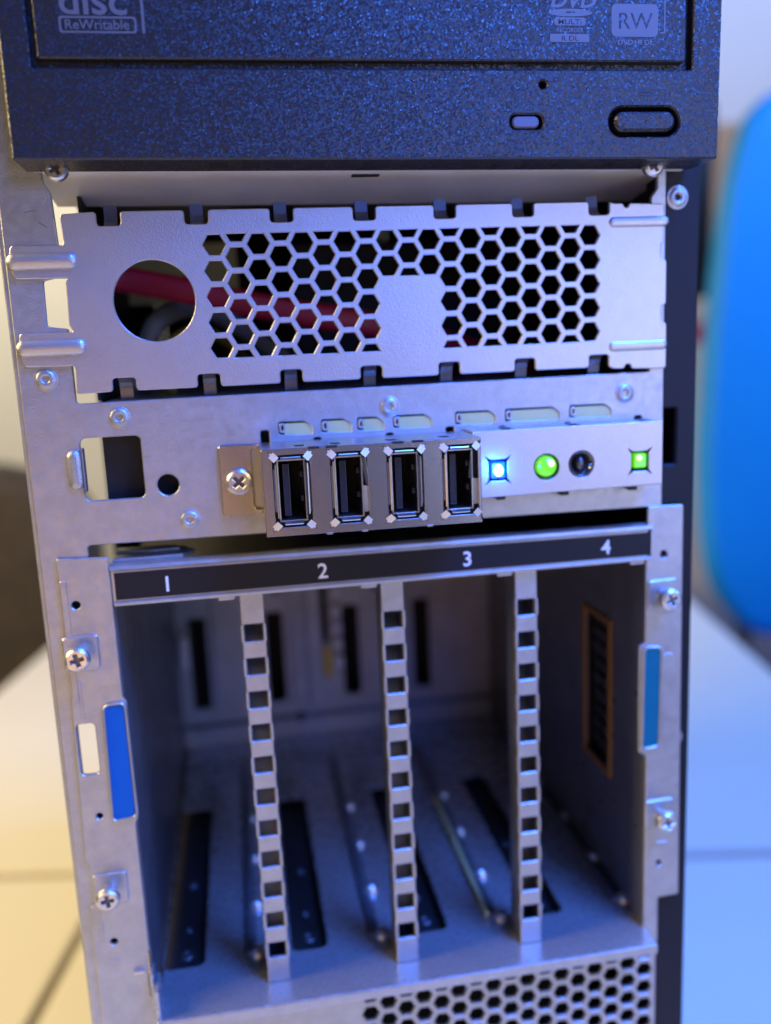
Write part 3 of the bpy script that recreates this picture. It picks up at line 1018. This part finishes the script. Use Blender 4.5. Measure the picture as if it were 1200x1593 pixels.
# embossed pads and screws
for x, z, sx in ((-38.3, -.5, 1), (-37.6, -58.2, 1), (98.9, .4, -1), (98.8, -57.8, -1)):
    pad = P('screw_pad', rpoly([(x - 3.6, z - 4.0), (x + 3.4, z - 4.4), (x + 4.2, z - 3.4), (x + 4.2, z + 4.0), (x - 3.6, z + 3.8)], 1.0, 3), [], -1.5, .55, .35, M['galv'], cage)
    screw(cage, x + .2, z, -1.5, 2.75, 3.4, random.random())
for x0, x1, z0, z1 in ((-41.0, -39.6, -12, 16), (-39.6, -38.9, -16, -7), (-40.2, -36.8, -78.4, -76.8), (99.5, 102.5, -37, -15), (98.0, 101.5, -66.6, -66.0), (-41.0, -40.2, -72, -64)):
    bm = bmesh.new()
    plate(bm, rrect(x0, z0, x1, z1, .5), [], -1.12, .2, .1)
    obj('emboss', bm, M['galv'], cage)
B('release_pin', -34.2, -31.6, -2.0, -.9, -81.2, -80.4, M['screw'], cage, .2)
# blue touch points
for pts, mt in (([(-34.3, -13.6), (-30.2, -13.4), (-30.0, -40.6), (-34.9, -41.2)], 'blue_pad'), ([(94.8, -13.0), (98.8, -13.3), (98.5, -38.8), (94.4, -39.2)], 'teal_pad')):
    pp = rpoly(pts, 1.1, 4)
    if area2(pp) < 0:
        pp = pp[::-1]
    P('touch_point_rim', inset(pp, -.65), [inset(pp, -.02)], -1.75, .8, .25, M['galv'], cage)
    P('touch_point', pp, [], -1.35, .4, .1, M[mt], cage)
# side walls, top, floor and backplane
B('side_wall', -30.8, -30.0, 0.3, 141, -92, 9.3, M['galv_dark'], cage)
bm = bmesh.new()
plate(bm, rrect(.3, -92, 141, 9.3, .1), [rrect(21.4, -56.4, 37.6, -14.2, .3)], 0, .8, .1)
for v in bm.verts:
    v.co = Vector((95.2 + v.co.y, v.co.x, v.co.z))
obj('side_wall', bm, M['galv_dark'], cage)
bm = bmesh.new()
plate(bm, [(19.8, -58.2), (39.4, -58.2), (39.4, -12.4), (19.8, -12.4)], [[(21.2, -56.6), (37.8, -56.6), (37.8, -14.0), (21.2, -14.0)]], 0, .6, .1)
for v in bm.verts:
    v.co = Vector((94.6 + v.co.y, v.co.x, v.co.z))
obj('wall_hole_rim', bm, M['orange'], cage)  # amber rim paints the warm reflection along the hole's edges
bm = bmesh.new()
box(bm, 97.2, 97.8, 18, 41, -60, -11)
for k in range(9):
    z = -53 + 4.6 * k
    box(bm, 96.3, 97.1, 24 + 3 * random.random(), 34 + 2 * random.random(), z, z + 2.2 + random.random(), .3)
obj('wall_socket', bm, M['tongue'], cage)
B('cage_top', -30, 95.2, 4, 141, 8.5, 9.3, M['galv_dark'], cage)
fs = [(-29.2, -18.7), (3.6, 13.0), (36.0, 45.3), (69.2, 77.6)]
bm = bmesh.new()
plate(bm, rrect(-29.3, -7.4, 96.0, 141, .4), [rrect(a, 10.6, b, 92, 2.2) for a, b in fs], 0, 1.0, .25)
for v in bm.verts:
    v.co = Vector((v.co.x, v.co.z, -90.4 - v.co.y))
obj('cage_floor', bm, M['galv_floor'], cage)
bm = bmesh.new()
box(bm, -29.3, 96.0, -7.9, -6.9, -95.6 + 2.6, -90.35, .4)
obj('floor_lip', bm, M['galv'], cage)
for a, b in fs:
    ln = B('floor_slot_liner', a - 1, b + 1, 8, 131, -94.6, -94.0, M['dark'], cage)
    for y, r in ((19.8, 1.9), (30, .9), (51.6, 1.4)):
        bm = bmesh.new()
        lathe(bm, [(r, 0), (r * .9, .7), (r * .55, .55), (r * .4, .1), (0, .1)], 0, 0, 18)
        for v in bm.verts:
            v.co = Vector((v.co.x + (a + b) / 2 + .2, v.co.z + y, -94.0 + v.co.y + .02))
        obj('floor_rivet', bm, M['contact'], ln, smooth=True)
bm = bmesh.new()
plate(bm, rrect(-30, -90.3, 95.1, 8.4, .1), [rrect(a, -74.8, a + 6.8, -37.4, .2) for a in (-25.4, 4.2, 34.4, 63.2)] + [rrect(-.8 + 27.0, -52, 29.0, -22, .3)], 141.1, 1.2, .1)
obj('backplane', bm, M['galv_back'], cage)
B('backplane_void', -30, 95, 160, 161, -90, 8, M['dark'], cage)
for x0, x1 in ((-16.5, -8), (13.5, 19), (20.5, 25.8), (43.5, 47), (52, 60), (72, 80)):
    B('backplane_rib', x0, x1, 139.4, 141.0, -76, 8.3, M['galv_back'], cage, .5)
B('backplane_rib', 26.6, 29.4, 139.8, 141.0, -21, -6, M['dark'], cage, .3)
B('backplane_connector', 26.4, 29.6, 138.8, 141.0, -66, -53, M['yellow'], cage, .5)
for x, z in ((-12, -30), (9, -28), (16, -82), (49, -30), (51, -60), (67, -25)):
    B('backplane_hole', x - 1.5, x + 1.5, 140.6, 141.0, z - 2.2, z + 2.2, M['dark'], cage, .1)
B('backplane_ridge', -30, 95, 138.5, 141, -82, -80.6, M['galv_dark'], cage, .4)
for x, z in ((-27.5, -46), (-28.5, -55), (-22, -82), (-26.4, -42)):
    bm = bmesh.new()
    lathe(bm, [(1.6, 141), (1.5, 139.6), (0, 139.0)], x, z, 16)
    obj('backplane_screw', bm, M['screw'], cage, smooth=True)
B('backplane_tab', -29.2, -25.6, 137.5, 140.9, -57, -43.5, M['white'], cage, 1.2)
for z in (-30, -38, -45, -52, -59):
    B('backplane_spring', 30.2, 34.0, 136.5, 140.9, z - 2.3, z + 2.3, M['white'], cage, 1.2)
# dividers: slotted front face, two side walls
pit, z1 = 8.149, 0.0


def divider(x, dx0, dx1):
    bm = bmesh.new()
    hl = [rrect(-2.15, z1 - pit * k - 2.05, 2.15, z1 - pit * k + 2.05, .2, 2) for k in range(11)]
    plate(bm, rpoly([(-2.7, -90.3), (2.7, -90.3), (2.7, 9.5), (-2.7, 9.5)], .2, 2), hl, 0, .8, .18)
    for k in range(11):
        zc = z1 - pit * k
        for s in (-1, 1):
            box(bm, s * 2.55 - .3, s * 2.55 + .3, -.25, 1.6, zc - 2.1, zc + 2.0, .12)
    face = obj('bay_divider', bm, M['galv'], cage, offset=(x, 0, 0))
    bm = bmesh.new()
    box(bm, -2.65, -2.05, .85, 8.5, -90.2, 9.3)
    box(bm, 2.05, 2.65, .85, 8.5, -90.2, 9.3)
    box(bm, -2.04, 2.04, 7.9, 8.4, -90.2, 9.3)  # back web added to darken the divider windows
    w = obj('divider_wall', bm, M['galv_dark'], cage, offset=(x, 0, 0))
    # foot reflecting in front of the divider
    return face


for k in range(3):
    divider(32.48 * k - .1, 0, 0)
# guide rails and spring bumps along the floor
for k in range(4):
    x = 32.48 * k - 8.6 if k < 3 else 91.6
    bm = bmesh.new()
    bump(bm, 11, 120, 0, 1.7, 1.5, 0)
    for v in bm.verts:
        v.co = Vector((x + 1.6 + v.co.z, v.co.x, -90.4 - v.co.y))
    obj('guide_rail', bm, M['galv_dark'], cage, smooth=True)
    for y, r in ((11.5, 2.2), (32, 2.4), (56, 2.0), (80, 2.1)):
        bm = bmesh.new()
        lathe(bm, [(r, 0), (r * .92, r * .5), (r * .6, r * .85), (0, r)], 0, 0, 18)
        for v in bm.verts:
            v.co = Vector((x + 3.6 + v.co.x, y + v.co.z, -90.4 + v.co.y * 1.1))
        obj('guide_bump', bm, M['screw'], cage, smooth=True)
B('guide_strip', 55.9, 57.0, 12, 78, -90.4, -88.2, M['beige'], cage, .3)
bm = bmesh.new()
box(bm, -30.4, -29.5, -3.6, 1.0, -95.0, -80.5, .25)
box(bm, -29.3, -28.2, -6.8, 0.5, -94.6, -83.0, .25)
obj('corner_tongue', bm, M['galv_floor'], cage)
# corner gusset above the first bay
bm = bmesh.new()
plate(bm, [(-29.8, 1.6), (-14.5, 1.6), (-12.0, 6), (-14.8, 11), (-29.8, 11)], [], 0, .8, .15)
for v in bm.verts:
    v.co = Vector((v.co.x, v.co.z, 19.4 - v.co.y))
obj('corner_gusset', bm, M['galv'], cage)
bm = bmesh.new()
plate(bm, [(-29.8, 7.5), (-22, 6.0), (-15.5, 6.5), (-16.5, 10), (-29.8, 11)], [], 0, .5, .15)
for v in bm.verts:
    v.co = Vector((v.co.x, v.co.z, 20.0 - v.co.y))
obj('gusset_tab', bm, M['galv'], cage)
